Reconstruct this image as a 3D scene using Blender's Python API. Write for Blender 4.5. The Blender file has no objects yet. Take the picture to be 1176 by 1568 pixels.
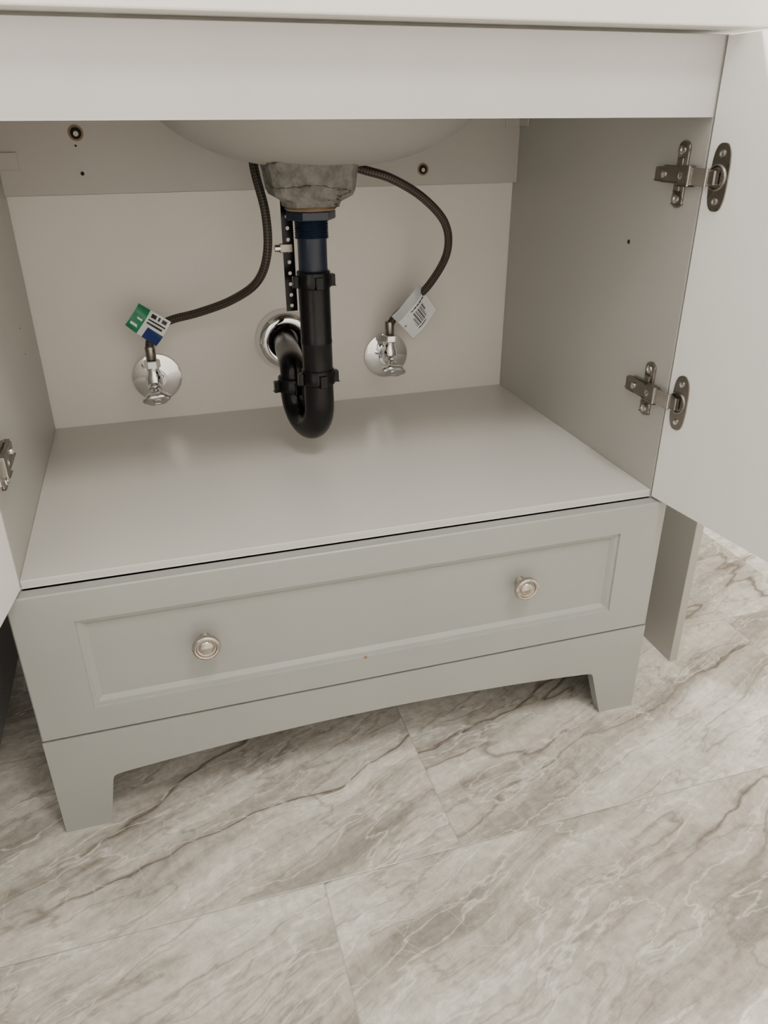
import bpy, bmesh, math
from mathutils import Vector, Matrix
K=0.86
W=0.915; T=0.018; D=0.567
scene=bpy.context.scene
# ---------------------------------------------------------------- materials
def newmat(name):
    m=bpy.data.materials.new(name); m.use_nodes=True
    nt=m.node_tree; b=nt.nodes["Principled BSDF"]; return m,nt,b
def N(nt,t,**kw):
    n=nt.nodes.new(t)
    for k,v in kw.items(): setattr(n,k,v)
    return n
def paint(name,col,rough=.45,var=.04,bump=.02,scale=6,spec=.5):
    m,nt,b=newmat(name)
    tc=N(nt,"ShaderNodeTexCoord"); no=N(nt,"ShaderNodeTexNoise"); no.inputs["Scale"].default_value=scale; no.inputs["Detail"].default_value=4
    nt.links.new(tc.outputs["Object"],no.inputs["Vector"])
    r=N(nt,"ShaderNodeValToRGB"); r.color_ramp.elements[0].position=.3; r.color_ramp.elements[1].position=.7
    c0=[max(0,c*(1-var)) for c in col]; c1=[min(1,c*(1+var)) for c in col]
    r.color_ramp.elements[0].color=(*c0,1); r.color_ramp.elements[1].color=(*c1,1)
    nt.links.new(no.outputs["Fac"],r.inputs["Fac"]); nt.links.new(r.outputs["Color"],b.inputs["Base Color"])
    b.inputs["Roughness"].default_value=rough; b.inputs["Specular IOR Level"].default_value=spec
    n2=N(nt,"ShaderNodeTexNoise"); n2.inputs["Scale"].default_value=260; nt.links.new(tc.outputs["Object"],n2.inputs["Vector"])
    bp=N(nt,"ShaderNodeBump"); bp.inputs["Strength"].default_value=bump; bp.inputs["Distance"].default_value=.002
    nt.links.new(n2.outputs["Fac"],bp.inputs["Height"]); nt.links.new(bp.outputs["Normal"],b.inputs["Normal"])
    return m
def metal(name,col,rough,met=1.0):
    m,nt,b=newmat(name)
    tc=N(nt,"ShaderNodeTexCoord"); no=N(nt,"ShaderNodeTexNoise"); no.inputs["Scale"].default_value=60
    nt.links.new(tc.outputs["Object"],no.inputs["Vector"])
    mr=N(nt,"ShaderNodeMapRange"); mr.inputs["To Min"].default_value=rough*.8; mr.inputs["To Max"].default_value=rough*1.25
    nt.links.new(no.outputs["Fac"],mr.inputs["Value"]); nt.links.new(mr.outputs["Result"],b.inputs["Roughness"])
    b.inputs["Base Color"].default_value=(*col,1); b.inputs["Metallic"].default_value=met
    return m
M_cab=paint("cabinet_grey_paint_shaded",(.315,.322,.30),.40)  # drawer and base: weaker light low down is put into a darker paint
M_rail=paint("cabinet_paint_lit_rail",(.54,.52,.515),.42)  # lighter copy of the cabinet paint, carrying the stronger light on the rail
M_int=paint("interior_laminate_shaded",(.39,.383,.352),.36,.02)  # side panels: shade under the rail painted in as a darker tone
M_shelf=paint("shelf_laminate_lit",(.57,.555,.515),.24,.02)  # lighter laminate copy; light falling on the cabinet floor is in the colour
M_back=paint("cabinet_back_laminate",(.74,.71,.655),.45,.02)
M_str=paint("stretcher_laminate_shaded",(.48,.46,.425),.45,.02)  # darker laminate copy; shade high at the back is in the colour
M_door=paint("door_white_paint",(.80,.785,.76),.40,.02)
M_top=paint("countertop_white_quartz",(.82,.805,.755),.25,.03,.0)
M_porc=paint("sink_unglazed_shaded",(.29,.285,.26),.55,.05,.05)  # base tone lowered to paint in the shadow up around the bowl
M_wall=paint("wall_paint",(.66,.635,.60),.7,.02,.1)
M_wallL=paint("wall_paint_grey",(.42,.42,.43),.7,.02,.1)
M_ceil=paint("ceiling_paint",(.8,.79,.77),.8,.01)
M_chrome=metal("chrome",(.80,.80,.81),.05)
M_hinge=metal("hinge_nickel",(.28,.26,.235),.28)
M_hinge2=metal("hinge_arm_bright",(.62,.60,.57),.22)
M_knob=metal("knob_brushed_nickel",(.50,.455,.41),.17)
M_abs=paint("black_abs_plastic",(.003,.003,.0035),.22,.1,.02,6,.28)
M_navy=paint("tailpiece_dark_blue_plastic",(.006,.012,.028),.28,.1,.02)
M_dark=paint("dark_hole",(.012,.01,.008),.9)
M_white=paint("label_white",(.72,.74,.74),.35,.03)
M_clear=paint("label_plastic_grey",(.42,.45,.45),.2,.1)
M_green=paint("label_green",(.01,.20,.09),.4)
M_blue=paint("label_blue",(.012,.035,.16),.4)
M_ink=paint("label_black_ink",(.02,.02,.02),.5)
M_putty=paint("drain_gasket_brown",(.25,.17,.10),.6,.2,.2,60)
def crackmat():
    m,nt,b=newmat("sink_boss_cracked_plaster")
    tc=N(nt,"ShaderNodeTexCoord"); v=N(nt,"ShaderNodeTexNoise"); v.inputs["Scale"].default_value=5.5; v.inputs["Detail"].default_value=9; v.inputs["Roughness"].default_value=.6
    mp=N(nt,"ShaderNodeMapping"); mp.inputs["Scale"].default_value=(.6,.6,2.6); mp.inputs["Location"].default_value=(.3,.1,.22)
    nt.links.new(tc.outputs["Object"],mp.inputs["Vector"]); nt.links.new(mp.outputs["Vector"],v.inputs["Vector"])
    s=N(nt,"ShaderNodeMath",operation="SUBTRACT"); s.inputs[1].default_value=.5; a=N(nt,"ShaderNodeMath",operation="ABSOLUTE")
    nt.links.new(v.outputs["Fac"],s.inputs[0]); nt.links.new(s.outputs[0],a.inputs[0])
    r=N(nt,"ShaderNodeValToRGB"); r.color_ramp.elements[0].position=0; r.color_ramp.elements[0].color=(0,0,0,1)
    r.color_ramp.elements[1].position=.008; r.color_ramp.elements[1].color=(1,1,1,1)
    nt.links.new(a.outputs[0],r.inputs["Fac"])
    n2=N(nt,"ShaderNodeTexNoise"); n2.inputs["Scale"].default_value=55; n2.inputs["Detail"].default_value=7; n2.inputs["Roughness"].default_value=.7; nt.links.new(tc.outputs["Object"],n2.inputs["Vector"])
    r2_=N(nt,"ShaderNodeValToRGB"); r2_.color_ramp.elements[0].position=.35; r2_.color_ramp.elements[0].color=(.10,.097,.085,1); r2_.color_ramp.elements[1].position=.62; r2_.color_ramp.elements[1].color=(.21,.205,.185,1)
    nt.links.new(n2.outputs["Fac"],r2_.inputs["Fac"])
    mx=N(nt,"ShaderNodeMix",data_type="RGBA"); mx.inputs[6].default_value=(.025,.023,.02,1)
    nt.links.new(r.outputs["Color"],mx.inputs[0]); nt.links.new(r2_.outputs["Color"],mx.inputs[7])
    nt.links.new(mx.outputs[2],b.inputs["Base Color"]); b.inputs["Roughness"].default_value=.9; b.inputs["Specular IOR Level"].default_value=.2
    bp=N(nt,"ShaderNodeBump"); bp.inputs["Strength"].default_value=1; bp.inputs["Distance"].default_value=.004
    nt.links.new(n2.outputs["Fac"],bp.inputs["Height"]); nt.links.new(bp.outputs["Normal"],b.inputs["Normal"])
    return m
M_crack=crackmat()
def braidmat():
    m,nt,b=newmat("braided_steel_sleeve")
    uv=N(nt,"ShaderNodeUVMap"); mp=N(nt,"ShaderNodeMapping"); mp.inputs["Rotation"].default_value=(0,0,math.radians(45)); mp.inputs["Scale"].default_value=(1,1,1)
    nt.links.new(uv.outputs["UV"],mp.inputs["Vector"])
    c=N(nt,"ShaderNodeTexChecker"); c.inputs["Scale"].default_value=14
    c.inputs["Color1"].default_value=(.10,.085,.07,1); c.inputs["Color2"].default_value=(.028,.024,.02,1)
    nt.links.new(mp.outputs["Vector"],c.inputs["Vector"]); nt.links.new(c.outputs["Color"],b.inputs["Base Color"])
    bp=N(nt,"ShaderNodeBump"); bp.inputs["Strength"].default_value=.6; bp.inputs["Distance"].default_value=.001
    nt.links.new(c.outputs["Fac"],bp.inputs["Height"]); nt.links.new(bp.outputs["Normal"],b.inputs["Normal"])
    b.inputs["Roughness"].default_value=.45; b.inputs["Metallic"].default_value=.4
    return m
M_braid=braidmat()
def floormat():
    m,nt,b=newmat("marble_look_tile")
    L=nt.links.new
    def math_(op,a,bb=None,c=None):
        n=N(nt,"ShaderNodeMath",operation=op)
        for i,v in enumerate((a,bb,c)):
            if v is None: continue
            if isinstance(v,(int,float)): n.inputs[i].default_value=v
            else: L(v,n.inputs[i])
        return n.outputs[0]
    tc=N(nt,"ShaderNodeTexCoord"); sc=N(nt,"ShaderNodeVectorMath",operation="SCALE"); sc.inputs["Scale"].default_value=1/K
    L(tc.outputs["Object"],sc.inputs[0]); sp=N(nt,"ShaderNodeSeparateXYZ"); L(sc.outputs[0],sp.inputs[0]); x,y=sp.outputs[0],sp.outputs[1]
    TH=.355; TL=.71
    ry=math_("DIVIDE",math_("ADD",y,.185),TH); row=math_("FLOOR",ry); fy=math_("SUBTRACT",ry,row)
    off=math_("MULTIPLY_ADD",row,.195,.527)
    cx=math_("DIVIDE",math_("SUBTRACT",x,off),TL); col=math_("FLOOR",cx); fx=math_("SUBTRACT",cx,col)
    ey=math_("MULTIPLY",math_("MINIMUM",fy,math_("SUBTRACT",1,fy)),TH)
    ex=math_("MULTIPLY",math_("MINIMUM",fx,math_("SUBTRACT",1,fx)),TL)
    e=math_("MINIMUM",ex,ey)
    gr=N(nt,"ShaderNodeMapRange"); gr.inputs["From Min"].default_value=.0005; gr.inputs["From Max"].default_value=.0013; L(e,gr.inputs["Value"])
    ox=math_("ADD",math_("MULTIPLY",row,3.71),math_("MULTIPLY",col,5.13)); oy=math_("ADD",math_("MULTIPLY",row,1.97),math_("MULTIPLY",col,2.31))
    ov=N(nt,"ShaderNodeCombineXYZ"); L(ox,ov.inputs[0]); L(oy,ov.inputs[1])
    ad=N(nt,"ShaderNodeVectorMath",operation="ADD"); L(sc.outputs[0],ad.inputs[0]); L(ov.outputs[0],ad.inputs[1])
    wn=N(nt,"ShaderNodeTexNoise"); wn.inputs["Scale"].default_value=3.5; wn.inputs["Detail"].default_value=4; L(ad.outputs[0],wn.inputs["Vector"])
    ws=N(nt,"ShaderNodeVectorMath",operation="SCALE"); ws.inputs["Scale"].default_value=.09; L(wn.outputs["Color"],ws.inputs[0])
    wa=N(nt,"ShaderNodeVectorMath",operation="ADD"); L(ad.outputs[0],wa.inputs[0]); L(ws.outputs[0],wa.inputs[1])
    def mapp(sy):
        mp=N(nt,"ShaderNodeMapping",vector_type="TEXTURE"); mp.inputs["Rotation"].default_value=(0,0,math.radians(22)); mp.inputs["Scale"].default_value=(1,sy,1); L(wa.outputs[0],mp.inputs["Vector"]); return mp.outputs[0]
    mA=mapp(.26); mB=mapp(.10)
    def noise(s,d,r=.55,v=None):
        n=N(nt,"ShaderNodeTexNoise"); n.inputs["Scale"].default_value=s; n.inputs["Detail"].default_value=d; n.inputs["Roughness"].default_value=r; L(v or mA,n.inputs["Vector"]); return n.outputs["Fac"]
    n1=math_("ADD",math_("MULTIPLY",noise(1.3,9,.64),.72),math_("MULTIPLY",noise(2.2,8,.7,mB),.28))
    cr=N(nt,"ShaderNodeValToRGB"); es=cr.color_ramp.elements
    es[0].position=.33; es[0].color=(.20,.183,.155,1); es[1].position=.64; es[1].color=(.80,.77,.695,1)
    k=es.new(.42); k.color=(.34,.317,.272,1); k=es.new(.49); k.color=(.51,.485,.425,1); k=es.new(.56); k.color=(.67,.642,.572,1)
    L(n1,cr.inputs["Fac"])
    def vein(s,d,w,v=None):
        a=math_("ABSOLUTE",math_("SUBTRACT",noise(s,d,.5,v),.5)); g=N(nt,"ShaderNodeMapRange"); g.inputs["From Min"].default_value=0; g.inputs["From Max"].default_value=w; g.inputs["To Min"].default_value=1; g.inputs["To Max"].default_value=0; L(a,g.inputs["Value"]); return g.outputs[0]
    def mix(fac,a,colr,mode="MIX"):
        n=N(nt,"ShaderNodeMix",data_type="RGBA",blend_type=mode); L(fac,n.inputs[0]); L(a,n.inputs[6])
        if isinstance(colr,tuple): n.inputs[7].default_value=(*colr,1)
        else: L(colr,n.inputs[7])
        return n.outputs[2]
    c=cr.outputs["Color"]
    mk1=N(nt,"ShaderNodeMapRange"); mk1.inputs["From Min"].default_value=.40; mk1.inputs["From Max"].default_value=.56; L(noise(.9,2),mk1.inputs["Value"])
    v0=math_("MULTIPLY",vein(1.1,4,.05),math_("MULTIPLY",mk1.outputs[0],.35)); c=mix(v0,c,(.28,.245,.20))
    v1=math_("MULTIPLY",vein(1.1,5,.010),math_("MULTIPLY",mk1.outputs[0],.88)); c=mix(v1,c,(.11,.092,.07))
    v3=math_("MULTIPLY",vein(2.9,8,.013),.48); c=mix(v3,c,(.19,.17,.14))
    v4=math_("MULTIPLY",vein(3.1,6,.015,mB),.32); c=mix(v4,c,(.22,.20,.165))
    v2=math_("MULTIPLY",vein(4.7,7,.014),.45); c=mix(v2,c,(.86,.84,.78))
    vo=N(nt,"ShaderNodeTexVoronoi",feature="DISTANCE_TO_EDGE"); vo.inputs["Scale"].default_value=20; vo.inputs["Randomness"].default_value=1; L(wa.outputs[0],vo.inputs["Vector"])
    vr=N(nt,"ShaderNodeMapRange"); vr.inputs["From Min"].default_value=0; vr.inputs["From Max"].default_value=.018; vr.inputs["To Min"].default_value=.24; vr.inputs["To Max"].default_value=0; L(vo.outputs["Distance"],vr.inputs["Value"])
    mk2=N(nt,"ShaderNodeMapRange"); mk2.inputs["From Min"].default_value=.46; mk2.inputs["From Max"].default_value=.60; L(noise(2.2,3),mk2.inputs["Value"])
    c=mix(math_("MULTIPLY",vr.outputs[0],mk2.outputs[0]),c,(.85,.82,.76))
    fine=N(nt,"ShaderNodeTexNoise"); fine.inputs["Scale"].default_value=70; fine.inputs["Detail"].default_value=5; fine.inputs["Roughness"].default_value=.7; L(wa.outputs[0],fine.inputs["Vector"])
    fr=N(nt,"ShaderNodeMapRange"); fr.inputs["From Min"].default_value=.35; fr.inputs["From Max"].default_value=.65; fr.inputs["To Min"].default_value=.82; fr.inputs["To Max"].default_value=1.09; L(fine.outputs["Fac"],fr.inputs["Value"])
    fs=N(nt,"ShaderNodeVectorMath",operation="SCALE"); L(c,fs.inputs[0]); L(fr.outputs[0],fs.inputs["Scale"])
    inv=math_("SUBTRACT",1,gr.outputs[0]); c=mix(math_("MULTIPLY",inv,.5),fs.outputs[0],(.34,.33,.30))
    L(c,b.inputs["Base Color"])
    b.inputs["Roughness"].default_value=.27
    bp=N(nt,"ShaderNodeBump"); bp.inputs["Strength"].default_value=.5; bp.inputs["Distance"].default_value=.001; L(gr.outputs[0],bp.inputs["Height"]); L(bp.outputs[0],b.inputs["Normal"])
    return m
M_floor=floormat()
# ---------------------------------------------------------------- geometry helpers
def empty(name,loc):
    e=bpy.data.objects.new(name,None); e.empty_display_size=.05; scene.collection.objects.link(e); e.location=Vector(loc)*K; return e
def finish(name,bm,mat,parent=None,smooth=False,M=None,bevel=0,seg=2,autos=None):
    bmesh.ops.remove_doubles(bm,verts=bm.verts,dist=1e-6)
    if bevel>0:
        ed=[e for e in bm.edges if len(e.link_faces)==2 and e.calc_face_angle(0)>math.radians(40)]
        bmesh.ops.bevel(bm,geom=ed,offset=bevel,segments=seg,profile=.5,affect='EDGES',clamp_overlap=True)
    if M is not None: bmesh.ops.transform(bm,matrix=M,verts=bm.verts)
    bmesh.ops.scale(bm,vec=(K,K,K),verts=bm.verts)
    bmesh.ops.recalc_face_normals(bm,faces=bm.faces)
    me=bpy.data.meshes.new(name)
    if smooth:
        for f in bm.faces: f.smooth=True
        for e in bm.edges:
            if len(e.link_faces)==2 and e.calc_face_angle(0)>math.radians(autos or 38): e.smooth=False
    bm.to_mesh(me); bm.free()
    me.materials.append(mat)
    o=bpy.data.objects.new(name,me); scene.collection.objects.link(o)
    if parent is not None:
        o.parent=parent; o.matrix_parent_inverse=Matrix.Translation(-parent.location)
    return o
def bbox(bm,x0,x1,y0,y1,z0,z1):
    v=[bm.verts.new(p) for p in [(x0,y0,z0),(x1,y0,z0),(x1,y1,z0),(x0,y1,z0),(x0,y0,z1),(x1,y0,z1),(x1,y1,z1),(x0,y1,z1)]]
    for f in [(0,1,2,3),(4,5,6,7),(0,1,5,4),(1,2,6,5),(2,3,7,6),(3,0,4,7)]: bm.faces.new([v[i] for i in f])
def box(name,x0,x1,y0,y1,z0,z1,mat,parent=None,bevel=.001,M=None):
    bm=bmesh.new(); bbox(bm,x0,x1,y0,y1,z0,z1); return finish(name,bm,mat,parent,M=M,bevel=bevel)
def frame(o,d,up=Vector((0,0,1))):
    d=Vector(d).normalized(); up=Vector(up)
    if abs(d.dot(up))>.98: up=Vector((0,1,0))
    x=up.cross(d).normalized(); y=d.cross(x)
    M=Matrix(((x.x,y.x,d.x,o[0]),(x.y,y.y,d.y,o[1]),(x.z,y.z,d.z,o[2]),(0,0,0,1))); return M
def addrev(bm,prof,M,n=40,cap=True,sx=1,sy=1):
    rings=[]
    for r,h in prof:
        rings.append([bm.verts.new(M@Vector((r*math.cos(2*math.pi*i/n)*sx,r*math.sin(2*math.pi*i/n)*sy,h))) for i in range(n)])
    for a,b in zip(rings,rings[1:]):
        for i in range(n): bm.faces.new([a[i],a[(i+1)%n],b[(i+1)%n],b[i]])
    if cap:
        bm.faces.new(rings[0][::-1]); bm.faces.new(rings[-1])
def rev(name,prof,o,d,mat,parent=None,n=40,sx=1,sy=1,smooth=True,cap=True,up=(0,0,1)):
    bm=bmesh.new(); addrev(bm,prof,frame(o,d,up),n,cap,sx,sy); return finish(name,bm,mat,parent,smooth=smooth)
def spline(P,n=10):
    P=[Vector(p) for p in P]; Q=[P[0]*2-P[1]]+P+[P[-1]*2-P[-2]]; out=[]
    for i in range(1,len(Q)-2):
        for k in range(n):
            t=k/n; a,b,c,d=Q[i-1],Q[i],Q[i+1],Q[i+2]
            out.append(.5*((2*b)+(c-a)*t+(2*a-5*b+4*c-d)*t*t+(3*b-a-3*c+d)*t**3))
    out.append(P[-1]); return out
def sweep(name,path,r,mat,parent=None,n=24,uvscale=1):
    bm=bmesh.new(); uvl=bm.loops.layers.uv.new("UVMap")
    t0=(path[1]-path[0]).normalized(); nrm=t0.orthogonal().normalized(); rings=[]; lens=[0]
    for i,p in enumerate(path):
        if i==0: t=t0
        elif i==len(path)-1: t=(path[-1]-path[-2]).normalized()
        else: t=(path[i+1]-path[i-1]).normalized()
        nrm=(nrm-t*nrm.dot(t)).normalized(); bn=t.cross(nrm)
        rr=r(i/(len(path)-1)) if callable(r) else r
        rings.append([bm.verts.new(p+rr*(nrm*math.cos(2*math.pi*k/n)+bn*math.sin(2*math.pi*k/n))) for k in range(n)])
        if i: lens.append(lens[-1]+(p-path[i-1]).length)
    for j in range(len(rings)-1):
        for k in range(n):
            f=bm.faces.new([rings[j][k],rings[j][(k+1)%n],rings[j+1][(k+1)%n],rings[j+1][k]])
            uv=[(k/n,lens[j]*uvscale),((k+1)/n,lens[j]*uvscale),((k+1)/n,lens[j+1]*uvscale),(k/n,lens[j+1]*uvscale)]
            for l,u in zip(f.loops,uv): l[uvl].uv=u
    bm.faces.new(rings[0][::-1]); bm.faces.new(rings[-1])
    return finish(name,bm,mat,parent,smooth=True)
def panel(name,w,h,t,rx0,rx1,rz0,rz1,mat,parent,M):
    """slab with a moulded recessed field on the front (y=0) face"""
    bm=bmesh.new()
    e=.0018
    def ring(x0,x1,z0,z1,y): return [bm.verts.new(p) for p in ((x0,y,z0),(x1,y,z0),(x1,y,z1),(x0,y,z1))]
    R=[ring(0,w,0,h,t),ring(0,w,0,h,e),ring(e,w-e,e,h-e,0),ring(rx0,rx1,rz0,rz1,0)]
    for ins,y in ((.0008,.003),(.0060,.0036),(.012,.0085),(.0145,.0085)):
        R.append(ring(rx0+ins,rx1-ins,rz0+ins,rz1-ins,y))
    for a,b in zip(R,R[1:]):
        for i in range(4): bm.faces.new([a[i],a[(i+1)%4],b[(i+1)%4],b[i]])
    bm.faces.new(R[0][::-1]); bm.faces.new(R[-1])
    return finish(name,bm,mat,parent,M=M)
# ---------------------------------------------------------------- room
XR=2.3; YF=-2.1; ZC=2.8; XL=-.115; YB=.582
box("floor",XL-.1,XR+.1,YF-.1,YB+.1,-.05,0,M_floor,bevel=0)
box("ceiling",XL-.1,XR+.1,YF-.1,YB+.1,ZC,ZC+.05,M_ceil,bevel=0)
box("wall_back",XL-.1,XR+.1,YB,YB+.1,0,ZC,M_wall,bevel=0)
box("wall_left",XL-.1,XL,YF,YB,0,ZC,M_wallL,bevel=0)
box("wall_right",XR,XR+.1,YF,YB,0,ZC,M_wall,bevel=0)
box("wall_front",XL-.1,XR+.1,YF-.1,YF,0,ZC,M_wall,bevel=0)
box("partition_panel",1.050,1.066,.084,YB-.001,0,1.02,M_int,bevel=.001)
# ---------------------------------------------------------------- vanity cabinet
V=empty("vanity_cabinet",(W/2,D/2,0))
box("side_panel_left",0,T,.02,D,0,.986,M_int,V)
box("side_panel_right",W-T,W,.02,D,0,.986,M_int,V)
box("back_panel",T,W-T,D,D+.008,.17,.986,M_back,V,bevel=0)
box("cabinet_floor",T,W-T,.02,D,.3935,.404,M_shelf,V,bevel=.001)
box("cabinet_bottom",T,W-T,.03,D,.170,.182,M_int,V)
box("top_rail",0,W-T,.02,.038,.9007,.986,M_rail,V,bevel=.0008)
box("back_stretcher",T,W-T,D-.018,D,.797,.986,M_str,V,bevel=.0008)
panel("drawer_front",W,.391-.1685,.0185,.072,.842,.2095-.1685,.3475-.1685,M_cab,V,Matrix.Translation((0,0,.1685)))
box("drawer_side_left",.035,.047,.019,.50,.20,.36,M_int,V); box("drawer_side_right",W-.047,W-.035,.019,.50,.20,.36,M_int,V)
box("drawer_back",.047,W-.047,.488,.50,.20,.36,M_int,V); box("drawer_bottom",.047,W-.047,.019,.488,.205,.211,M_int,V)
out=[(0,0),(.0615,0),(.062,.0015),(.076,.080),(.0775,.0845),(.081,.0875),(.087,.089)]
for i in range(25):
    u=i/24; x=.095+u*(.812-.095); out.append((x,.090+.017*(1-(2*u-1)**2)))
out+=[(.820,.089),(.826,.0875),(.829,.0845),(.8305,.080),(.8525,.0015),(.853,0),(W,0)]
bm=bmesh.new(); ZT=.1665
def col4(x,z): return [bm.verts.new((x,0,z)),bm.verts.new((x,0,ZT)),bm.verts.new((x,.02,ZT)),bm.verts.new((x,.02,z))]
C=[col4(x,z) for x,z in out]
for a,b in zip(C,C[1:]):
    for i in range(4): bm.faces.new([a[i],a[(i+1)%4],b[(i+1)%4],b[i]])
bm.faces.new(C[0][::-1]); bm.faces.new(C[-1])
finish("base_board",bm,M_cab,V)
def knob(name,o,d,parent):
    prof=[(.0085,0),(.0085,.002),(.0055,.006),(.0052,.012),(.0075,.015),(.0150,.0165),(.0182,.019),(.0188,.022),(.0178,.0248),(.0155,.0262),(.0135,.0258),(.0125,.0238),(.0105,.0235),(.0098,.0250),(.0080,.0262),(.004,.0268),(.0005,.027)]
    return rev(name,prof,o,d,M_knob,parent,n=48)
knob("drawer_knob_left",(.225,.0085,.284),(0,-1,0),V); knob("drawer_knob_right",(.686,.0085,.288),(0,-1,0),V)
def disc(name,o,d,r,mat,parent,h=.001): return rev(name,[(r,0),(r,h)],o,d,mat,parent,n=24)
disc("paint_chip",(.444,.0001,.2085),(0,-1,0),.0028,M_putty,V,.0004)
ys=D-.018
for i,(x,z,r) in enumerate(((.139,.886,.0085),(.712,.823,.0075))):
    rev("mounting_hole_%d"%i,[(r*1.35,0),(r*1.35,.0012),(r,.0014),(r*.95,.0003)],(x,ys,z),(0,-1,0),M_putty,V); disc("mounting_hole_dark_%d"%i,(x,ys,z),(0,-1,0),r*.95,M_dark,V,.0012)
    disc("mounting_screw_%d"%i,(x,ys-.0008,z-.001),(0,-1,0),r*.45,M_hinge,V,.002)
disc("small_screw",(.139,ys,.828),(0,-1,0),.0028,M_dark,V,.0015); disc("small_screw_b",(.136,ys,.868),(0,-1,0),.0016,M_dark,V,.001)
disc("side_hole",(W-T,.162,.740),(-1,0,0),.003,M_dark,V,.0006)
for z in (.62,.58): disc("side_mark",(T,.42,z),(1,0,0),.0012,M_dark,V,.0004)
for s,x in ((1,T),(-1,W-T)):
    for nm,(a,b,c,d,e,f) in dict(corner_bracket_wall=(0,.03,ys-.003,ys,.835,.86),corner_bracket_side=(0,.003,ys-.035,ys,.835,.86)).items():
        x0,x1=(x+a,x+b) if s>0 else (x-b,x-a); dz=0 if s>0 else .055
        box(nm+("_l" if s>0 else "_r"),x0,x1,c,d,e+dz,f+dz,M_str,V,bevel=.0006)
# ---------------------------------------------------------------- doors
def door(hx,side,th,name):
    th=math.radians(th)
    a=Vector((side*math.sin(th),-math.cos(th),0)); n=Vector((side*math.cos(th),math.sin(th),0)); H=Vector((hx,.016,.395))
    E=empty(name,H+a*.22+Vector((0,0,.3)))
    w=.452;h=.590;t=.018
    M=Matrix(((a.x,-n.x,0,H.x+n.x*t),(a.y,-n.y,0,H.y+n.y*t),(0,0,1,H.z),(0,0,0,1)))
    panel("door_slab",w,h,t,.07,w-.07,.07,h-.07,M_door,E,M)
    knob("door_knob",H+a*(w-.035)+n*(t+.001)+Vector((0,0,.5)),n,E)
    for i,z in enumerate((.835,.548)):
        zz=z-.395
        Lm=Matrix(((a.x,-n.x,0,H.x),(a.y,-n.y,0,H.y),(0,0,1,H.z+zz),(0,0,0,1)))
        bm=bmesh.new(); pts=[]
        for k in range(40):
            an=2*math.pi*k/40; c,s=math.cos(an),math.sin(an)
            pts.append((.024+.0135*abs(c)**.75*(1 if c>0 else -1),.038*abs(s)**.6*(1 if s>0 else -1)))
        A=[bm.verts.new((x,0,zc)) for x,zc in pts]; B=[bm.verts.new((x,.0022,zc)) for x,zc in pts]
        bm.faces.new(A); bm.faces.new(B[::-1])
        for k in range(40): bm.faces.new([A[k],A[(k+1)%40],B[(k+1)%40],B[k]])
        finish("hinge_cup_plate_%d"%i,bm,M_hinge,E,M=Lm,bevel=.0006,seg=1)
        def R_(nm,prof,o,d,mat,**kw):
            oo=Lm@Vector(o); dd=(Lm.to_3x3()@Vector(d)); return rev(nm,prof,oo,dd,mat,E,**kw)
        R_("hinge_cup_%d"%i,[(.0150,0),(.0155,.003),(.0135,.0042),(.0125,.003),(.0120,.0024)],(.021,0,0),(0,1,0),M_hinge,n=32)
        for s in (-1,1): R_("cup_screw_%d_%d"%(i,s),[(.0045,0),(.0042,.0016),(.0022,.002),(.0018,.0010)],(.024,.002,s*.027),(0,1,0),M_hinge2,n=16)
        box("hinge_knuckle_%d"%i,.004,.026,.003,.011,-.0085,.0085,M_hinge,E,bevel=.0015,M=Lm)
        xs=hx
        def S(y0,y1,x0,x1,z0,z1,nm,mat,bv=.0008):
            xa,xb=sorted((xs-side*x0,xs-side*x1)); return box(nm,xa,xb,y0,y1,z+z0,z+z1,mat,E,bevel=bv)
        S(.000,.036,.008,.0115,-.010,.010,"hinge_arm_bright_%d"%i,M_hinge2)
        S(.034,.098,.006,.0135,-.009,.009,"hinge_arm_body_%d"%i,M_hinge,.002)
        S(.030,.050,.004,.0150,-.0125,.0125,"hinge_arm_shoulder_%d"%i,M_hinge,.002)
        S(.044,.096,.0,.006,-.0105,.0105,"hinge_base_%d"%i,M_hinge,.001)
        S(.051,.073,.0,.0034,-.036,.036,"hinge_wing_%d"%i,M_hinge,.0014)
        S(.056,.068,.0,.0068,-.020,.020,"hinge_wing_rib_%d"%i,M_hinge,.001)
        nx=-side
        for s in (-1,1):
            rev("hinge_wing_tip_%d_%d"%(i,s),[(.0110,0),(.0110,.0034),(.0095,.0042)],(xs,.062,z+s*.029),(nx,0,0),M_hinge,E,n=24)
            rev("plate_screw_%d_%d"%(i,s),[(.0060,0),(.0056,.0018),(.0028,.0022),(.002,.0008)],(xs-side*.0040,.062,z+s*.029),(nx,0,0),M_hinge2,E,n=16)
        for yy in (.046,.082): rev("arm_screw_%d_%d"%(i,int(yy*1000)),[(.0048,0),(.0045,.0016),(.0022,.002),(.002,.0008)],(xs-side*.0135,yy,z),(nx,0,0),M_hinge2,E,n=16)
        S(.094,.106,.003,.011,-.0085,.0085,"hinge_clip_%d"%i,M_hinge,.0015)
    return E
door(W-T,1,7.2,"cabinet_door"); door(T,-1,9,"cabinet_door")
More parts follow.
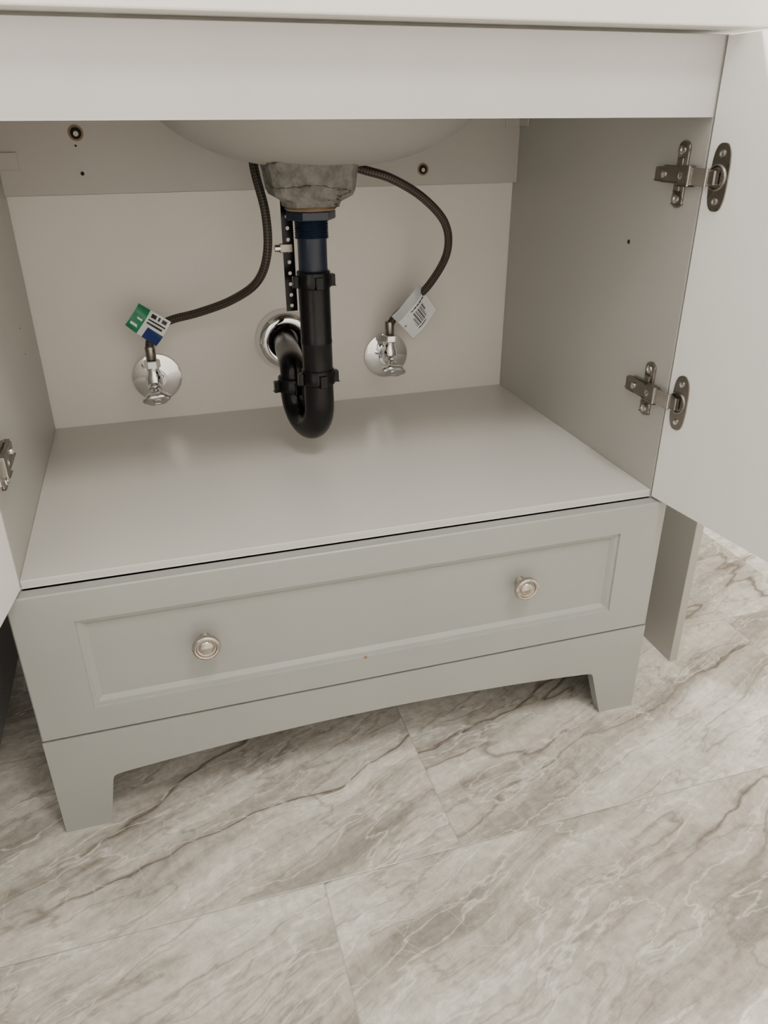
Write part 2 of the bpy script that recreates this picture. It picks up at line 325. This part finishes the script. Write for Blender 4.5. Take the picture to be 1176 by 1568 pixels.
# ---------------------------------------------------------------- countertop + basin
bx,by=.472,.282; ra,rb=.258,.152
CT=empty("vanity_countertop",(bx,by,1.0))
bm=bmesh.new(); n=96; X0,X1,Y0,Y1=-.015,.932,-.014,.579; Z0,Z1=.990,1.022
ang=[2*math.pi*i/n for i in range(n)]
import itertools
for cxr,cyr in itertools.product((X0,X1),(Y0,Y1)): ang.append(math.atan2(cyr-by,cxr-bx)%(2*math.pi))
ang=sorted(ang)
def rectpt(a):
    c,s=math.cos(a),math.sin(a); tt=[]
    if c>1e-9: tt.append((X1-bx)/c)
    if c<-1e-9: tt.append((X0-bx)/c)
    if s>1e-9: tt.append((Y1-by)/s)
    if s<-1e-9: tt.append((Y0-by)/s)
    t=min(tt); return bx+c*t,by+s*t
def ell(a,ra,rb):
    c,s=math.cos(a),math.sin(a); t=1/math.sqrt((c/ra)**2+(s/rb)**2); return bx+c*t,by+s*t
rt=[bm.verts.new((*rectpt(a),Z1)) for a in ang]; et=[bm.verts.new((*ell(a,ra-.012,rb-.012),Z1)) for a in ang]
rbm=[bm.verts.new((*rectpt(a),Z0)) for a in ang]; eb=[bm.verts.new((*ell(a,ra-.012,rb-.012),Z0)) for a in ang]
m=len(ang)
for i in range(m):
    j=(i+1)%m
    for A,B in ((rt,et),(et,eb),(eb,rbm),(rbm,rt)): bm.faces.new([A[i],A[j],B[j],B[i]])
finish("countertop_slab",bm,M_top,CT,bevel=.002)
SK=empty("sink_basin",(bx,by,.9))
bm=bmesh.new()
def bowl(ra,rb,dep,z0):
    R=[]
    for k in range(19):
        ph=math.pi/2*k/18; c=math.cos(ph)**.85 if k<18 else 0.0; s=math.sin(ph)
        c=max(c,.06)
        R.append([bm.verts.new((bx+ra*c*math.cos(a),by+rb*c*math.sin(a),z0-dep*s)) for a in [2*math.pi*i/72 for i in range(72)]])
    return R
Ro=bowl(ra,rb,.148,.9895); Ri=bowl(ra-.014,rb-.014,.134,.9895)
for R in (Ro,Ri):
    for A,B in zip(R,R[1:]):
        for i in range(72): bm.faces.new([A[i],A[(i+1)%72],B[(i+1)%72],B[i]])
for i in range(72): bm.faces.new([Ro[0][i],Ro[0][(i+1)%72],Ri[0][(i+1)%72],Ri[0][i]])
for i in range(72): bm.faces.new([Ro[-1][i],Ro[-1][(i+1)%72],Ri[-1][(i+1)%72],Ri[-1][i]])
finish("basin_shell",bm,M_porc,SK,smooth=True)
dx,dy=.4505,.28
bm=bmesh.new(); R=[]
def rr(hw,hd,z,ch,ox=0):
    P=[(hw-ch,-hd),(hw,-hd+ch),(hw,hd-ch),(hw-ch,hd),(-hw+ch,hd),(-hw,hd-ch),(-hw,-hd+ch),(-hw+ch,-hd)]
    return [bm.verts.new((dx+ox+a,dy+b,z)) for a,b in P]
R=[rr(.066,.05,.862,.012),rr(.060,.048,.838,.010),rr(.0565,.046,.815,.008),rr(.054,.043,.808,.010),rr(.039,.036,.800,.012),rr(.037,.034,.793,.012)]
for A,B in zip(R,R[1:]):
    for i in range(8): bm.faces.new([A[i],A[(i+1)%8],B[(i+1)%8],B[i]])
bm.faces.new(R[0]); bm.faces.new(R[-1][::-1])
finish("drain_boss",bm,M_crack,SK,bevel=.0012)
# ---------------------------------------------------------------- drain + trap
P=empty("p_trap_drain_pipe",(dx,dy,.6))
up=(0,0,1)
rev("drain_gasket",[(.034,0),(.037,.002),(.033,.006)],(dx,dy,.788),up,M_putty,P)
def hexnut(name,o,d,r,h,mat,parent): return rev(name,[(r*.93,0),(r,h*.12),(r,h*.88),(r*.93,h)],o,d,mat,parent,n=6,smooth=False)
hexnut("drain_locknut",(dx,dy,.775),up,.036,.013,M_navy,P)
rev("drain_thread",[(.024,0)]+[(.0245 if k%2 else .0228,.0015*k) for k in range(1,18)],(dx,dy,.750),up,M_navy,P)
rev("tailpiece",[(.0205,0),(.0212,.001),(.0212,.075),(.0222,.076),(.0222,.085)],(dx,dy,.690),up,M_navy,P)
def slipnut(name,o,d,r,h,parent,lug=True):
    prof=[(r*.86,0),(r*.98,.002),(r,.005),(r,h*.55),(r*.95,h*.62),(r*.95,h-.002),(r*.88,h)]
    bm=bmesh.new(); M=frame(o,d); addrev(bm,prof,M,40)
    ob=finish(name,bm,M_abs,parent,smooth=True)
    if lug:
        for k in range(4):
            a=math.radians(5+90*k); c,s=math.cos(a),math.sin(a)
            ML=M@Matrix(((c,-s,0,0),(s,c,0,0),(0,0,1,0),(0,0,0,1)))
            box(name+"_lug_%d"%k,r*.9,r*1.22,-.006,.006,.002,h*.75,M_abs,parent,bevel=.0015,M=ML)
    return ob
slipnut("upper_slip_nut",(dx,dy,.680),up,.0262,.025,P)
rev("trap_riser",[(.0235,0),(.0235,.062),(.0240,.063),(.0240,.068),(.0235,.069),(.0235,.148)],(dx,dy,.535),up,M_abs,P)
slipnut("lower_slip_nut",(dx,dy,.533),up,.0265,.026,P)
lx,ly=.427,.372
Cc=Vector(((dx+lx)/2,(dy+ly)/2,.500)); h=Vector((lx-dx,ly-dy,0)); Rb=h.length/2; h.normalize()
path=[Vector((dx,dy,.545)),Vector((dx,dy,.52))]
for k in range(25):
    a=math.pi*k/24; path.append(Cc-h*Rb*math.cos(a)+Vector((0,0,-Rb*math.sin(a))))
path+=[Vector((lx,ly,.51))]
sweep("trap_j_bend",path,.0232,M_abs,P,n=32)
slipnut("outlet_slip_nut",(lx,ly,.496),up,.0275,.026,P)
fx,fz=.446,.537
aw=[Vector((lx,ly,.505)),Vector((lx,ly,.520)),Vector((lx+.0005,ly+.004,.530)),Vector((lx+.001,ly+.012,.536)),Vector((lx+.002,ly+.024,.538)),Vector((lx+.006,ly+.06,fz+.001)),Vector((fx,D+.005,fz))]
sweep("trap_arm",spline(aw,6),.0215,M_abs,P,n=32)
rev("wall_flange",[(.0560,0),(.0566,.003),(.0558,.009),(.0530,.016),(.0480,.022),(.0420,.0255),(.0360,.0260),(.0305,.0235),(.0260,.0185),(.0225,.010)],(.449,D-.0005,fz-.002),(0,-1,0),M_chrome,P,n=64,cap=False)
bm=bmesh.new(); sxc,syc=.4225,.318; z0,z1=.640,.800; nh=10; pitch=(z1-z0)/nh
for k in range(nh):
    cz=z0+(k+.5)*pitch; m_=16
    def sq(a):
        c,s=math.cos(a),math.sin(a); t=1/max(abs(c)/.0085,abs(s)/(pitch/2)); return (c*t,s*t)
    angs=sorted([2*math.pi*i/m_ for i in range(m_)]+[math.atan2(sy*pitch/2,sx*.0085)%(2*math.pi) for sx in(-1,1) for sy in (-1,1)])
    fo=[bm.verts.new((sxc+sq(a)[0],syc,cz+sq(a)[1])) for a in angs]; fi=[bm.verts.new((sxc+.0028*math.cos(a),syc,cz+.0028*math.sin(a))) for a in angs]
    for i in range(len(angs)): j=(i+1)%len(angs); bm.faces.new([fo[i],fo[j],fi[j],fi[i]])
ex=bmesh.ops.extrude_face_region(bm,geom=bm.faces[:]); bmesh.ops.translate(bm,vec=(0,.002,0),verts=[v for v in ex["geom"] if isinstance(v,bmesh.types.BMVert)])
finish("popup_strap",bm,M_abs,P)
box("strap_clip",.409,.4275,.311,.322,.727,.739,M_hinge,P,bevel=.001)
rev("clip_screw",[(.005,0),(.005,.008),(.003,.009)],(.4095,.316,.733),(-1,0,0),M_hinge2,P,n=16)
# ---------------------------------------------------------------- valves + hoses
def valve(x,z,ex_,ez,hrot):
    E=empty("shutoff_valve",(x,D-.03,z))
    rev("escutcheon",[(.0440,0),(.0445,.0015),(.043,.004),(.036,.0062),(.026,.008),(.017,.010),(.0165,.013),(.009,.0135)],(ex_,D-.0003,ez),(0,-1,0),M_chrome,E,n=64)
    vy=.513
    rev("supply_stub",[(.0085,0),(.0085,D-vy)],(x,D,z),(0,-1,0),M_chrome,E,n=24)
    hexnut("compression_nut",(x,vy+.030,z),(0,-1,0),.0150,.015,M_chrome,E)
    rev("valve_body",[(.0085,0),(.0125,.002),(.0140,.012),(.0135,.024),(.0105,.029),(.0095,.036),(.0112,.037),(.0112,.042),(.0095,.043)],(x,vy,z-.014),(0,0,1),M_chrome,E,n=32)
    hexnut("outlet_nut",(x,vy,z+.026),(0,0,1),.0140,.014,M_chrome,E)
    hd=Vector((0,-.8,-.6)); o=Vector((x,vy-.003,z-.004))
    rev("valve_stem",[(.0115,0),(.0120,.006),(.0115,.010),(.0085,.012),(.0085,.017),(.006,.018),(.006,.025)],o,hd,M_chrome,E,n=24)
    bm=bmesh.new(); M=frame(o+hd*.023,hd)@Matrix.Rotation(math.radians(hrot),4,'Z')
    n=40; R=[]
    for r,hh in ((.50,0),(.88,.001),(1,.004),(1,.009),(.9,.0125),(.5,.0135),(.42,.0120),(.3,.0120),(.25,.0145),(.05,.0148)):
        ring=[]
        for i in range(n):
            a=2*math.pi*i/n; k=1+.07*math.cos(6*a)
            ring.append(bm.verts.new(M@Vector((.0235*r*k*math.cos(a),.0130*r*k*math.sin(a),hh))))
        R.append(ring)
    for A,B in zip(R,R[1:]):
        for i in range(n): bm.faces.new([A[i],A[(i+1)%n],B[(i+1)%n],B[i]])
    bm.faces.new(R[0][::-1]); bm.faces.new(R[-1])
    finish("oval_handle",bm,M_chrome,E,smooth=True,autos=60)
valve(.203,.490,.208,.483,8); valve(.638,.502,.646,.488,-12)
def hose(pts,x,z):
    E=empty("braided_supply_hose",pts[len(pts)//2])
    sweep("hose_sleeve",spline(pts,14),.0070,M_braid,E,n=20,uvscale=1/.044)
    rev("hose_ferrule",[(.0078,0),(.0088,.002),(.0088,.022),(.0075,.024)],(x,.513,z+.0405),(0,0,1),M_hinge,E,n=24)
    return E
HL=hose([(.425,.475,.96),(.400,.445,.89),(.394,.42,.840),(.4045,.405,.773),(.402,.40,.714),(.385,.42,.668),(.346,.46,.634),(.292,.49,.611),(.245,.507,.598),(.217,.512,.583),(.204,.513,.560),(.203,.513,.5315)],.203,.490)
HR=hose([(.49,.475,.93),(.515,.445,.862),(.553,.42,.836),(.610,.41,.818),(.669,.42,.786),(.7125,.43,.743),(.724,.45,.692),(.707,.485,.636),(.677,.507,.598),(.649,.512,.574),(.638,.513,.556),(.638,.513,.5435)],.638,.502)
def label(parent,corn,y,mat,nm,patches,curl=.008):
    a,b,c,d=[Vector((p[0],0,p[1])) for p in corn]
    def pt(u,v,off=0):
        p=(a*(1-u)+b*u)*(1-v)+(d*(1-u)+c*u)*v
        p=p.copy(); p.y=y-curl*math.sin(math.pi*u)-.004*math.sin(3*v+1)-.0015*math.sin(9*u+5*v)-off; return p
    def patch(name,u0,u1,v0,v1,off,mat):
        bm=bmesh.new(); n=10; G=[[bm.verts.new(pt(u0+(u1-u0)*i/n,v0+(v1-v0)*j/n,off)) for j in range(n+1)] for i in range(n+1)]
        for i in range(n):
            for j in range(n): bm.faces.new([G[i][j],G[i+1][j],G[i+1][j+1],G[i][j+1]])
        ex=bmesh.ops.extrude_face_region(bm,geom=bm.faces[:]); bmesh.ops.translate(bm,vec=(0,.0003,0),verts=[v for v in ex["geom"] if isinstance(v,bmesh.types.BMVert)])
        finish(name,bm,mat,parent,smooth=True,autos=60)
    patch(nm,0,1,0,1,0,mat)
    for i,(u0,u1,v0,v1,mm) in enumerate(patches): patch(nm+"_print_%d"%i,u0,u1,v0,v1,.0006,mm)
label(HL,[(.169,.598),(.196,.632),(.244,.596),(.214,.556)],.498,M_white,"hose_label",
      [(0,1,0,.36,M_green),(.0,.45,.52,1,M_blue),(.55,.62,.42,.9,M_ink),(.68,.73,.42,.95,M_ink),(.8,.93,.45,.6,M_ink),(.8,.93,.66,.72,M_ink),(.8,.93,.78,.92,M_ink),(.2,.3,.06,.3,M_white),(.5,.58,.06,.3,M_white)])
bars=[]
for k in range(13):
    w_=(.012,.022,.015,.03)[k%4]; bars.append((.30+k*.038,.30+k*.038+w_,.42,.80,M_ink))
label(HR,[(.636,.580),(.688,.636),(.727,.585),(.681,.532)],.497,M_clear,"hose_label",
      [(.02,.98,.26,.98,M_white),(.25,.9,.32,.36,M_ink)]+bars+[(.3,.8,.84,.87,M_ink),(.05,.22,.5,.53,M_ink)])
# ---------------------------------------------------------------- lights
def area(name,loc,size,power,col,rot=(0,0,0),sy=None):
    l=bpy.data.lights.new(name,"AREA"); l.energy=power; l.color=col; l.size=size*K
    if sy: l.shape="RECTANGLE"; l.size_y=sy*K
    o=bpy.data.objects.new(name,l); scene.collection.objects.link(o); o.location=Vector(loc)*K; o.rotation_euler=rot; return o
area("ceiling_light",(.75,-1.25,ZC-.02),.5,27,(1,.958,.90))
area("vanity_light",(.62,.44,1.95),.6,92,(1,.958,.90),rot=(math.radians(-40),0,0),sy=.10)
w=bpy.data.worlds.new("world"); scene.world=w; w.use_nodes=True; w.node_tree.nodes["Background"].inputs[0].default_value=(.9,.92,1,1); w.node_tree.nodes["Background"].inputs[1].default_value=.3
# ---------------------------------------------------------------- camera
cx,cy,cz,yaw,pit,rol,f=.2181,-.8643,.8964,.2872,.4692,-.0067,1497.0
F=Vector((math.sin(yaw)*math.cos(pit),math.cos(yaw)*math.cos(pit),-math.sin(pit))); r=Vector((math.cos(yaw),-math.sin(yaw),0)); u=r.cross(F)
r2=r*math.cos(rol)+u*math.sin(rol); u2=-r*math.sin(rol)+u*math.cos(rol)
cd=bpy.data.cameras.new("camera"); cd.sensor_fit="HORIZONTAL"; cd.sensor_width=36; cd.lens=f/1500*36; cd.clip_start=.01
co=bpy.data.objects.new("camera",cd); scene.collection.objects.link(co)
co.matrix_world=Matrix(((r2.x,u2.x,-F.x,cx*K),(r2.y,u2.y,-F.y,cy*K),(r2.z,u2.z,-F.z,cz*K),(0,0,0,1)))
scene.camera=co
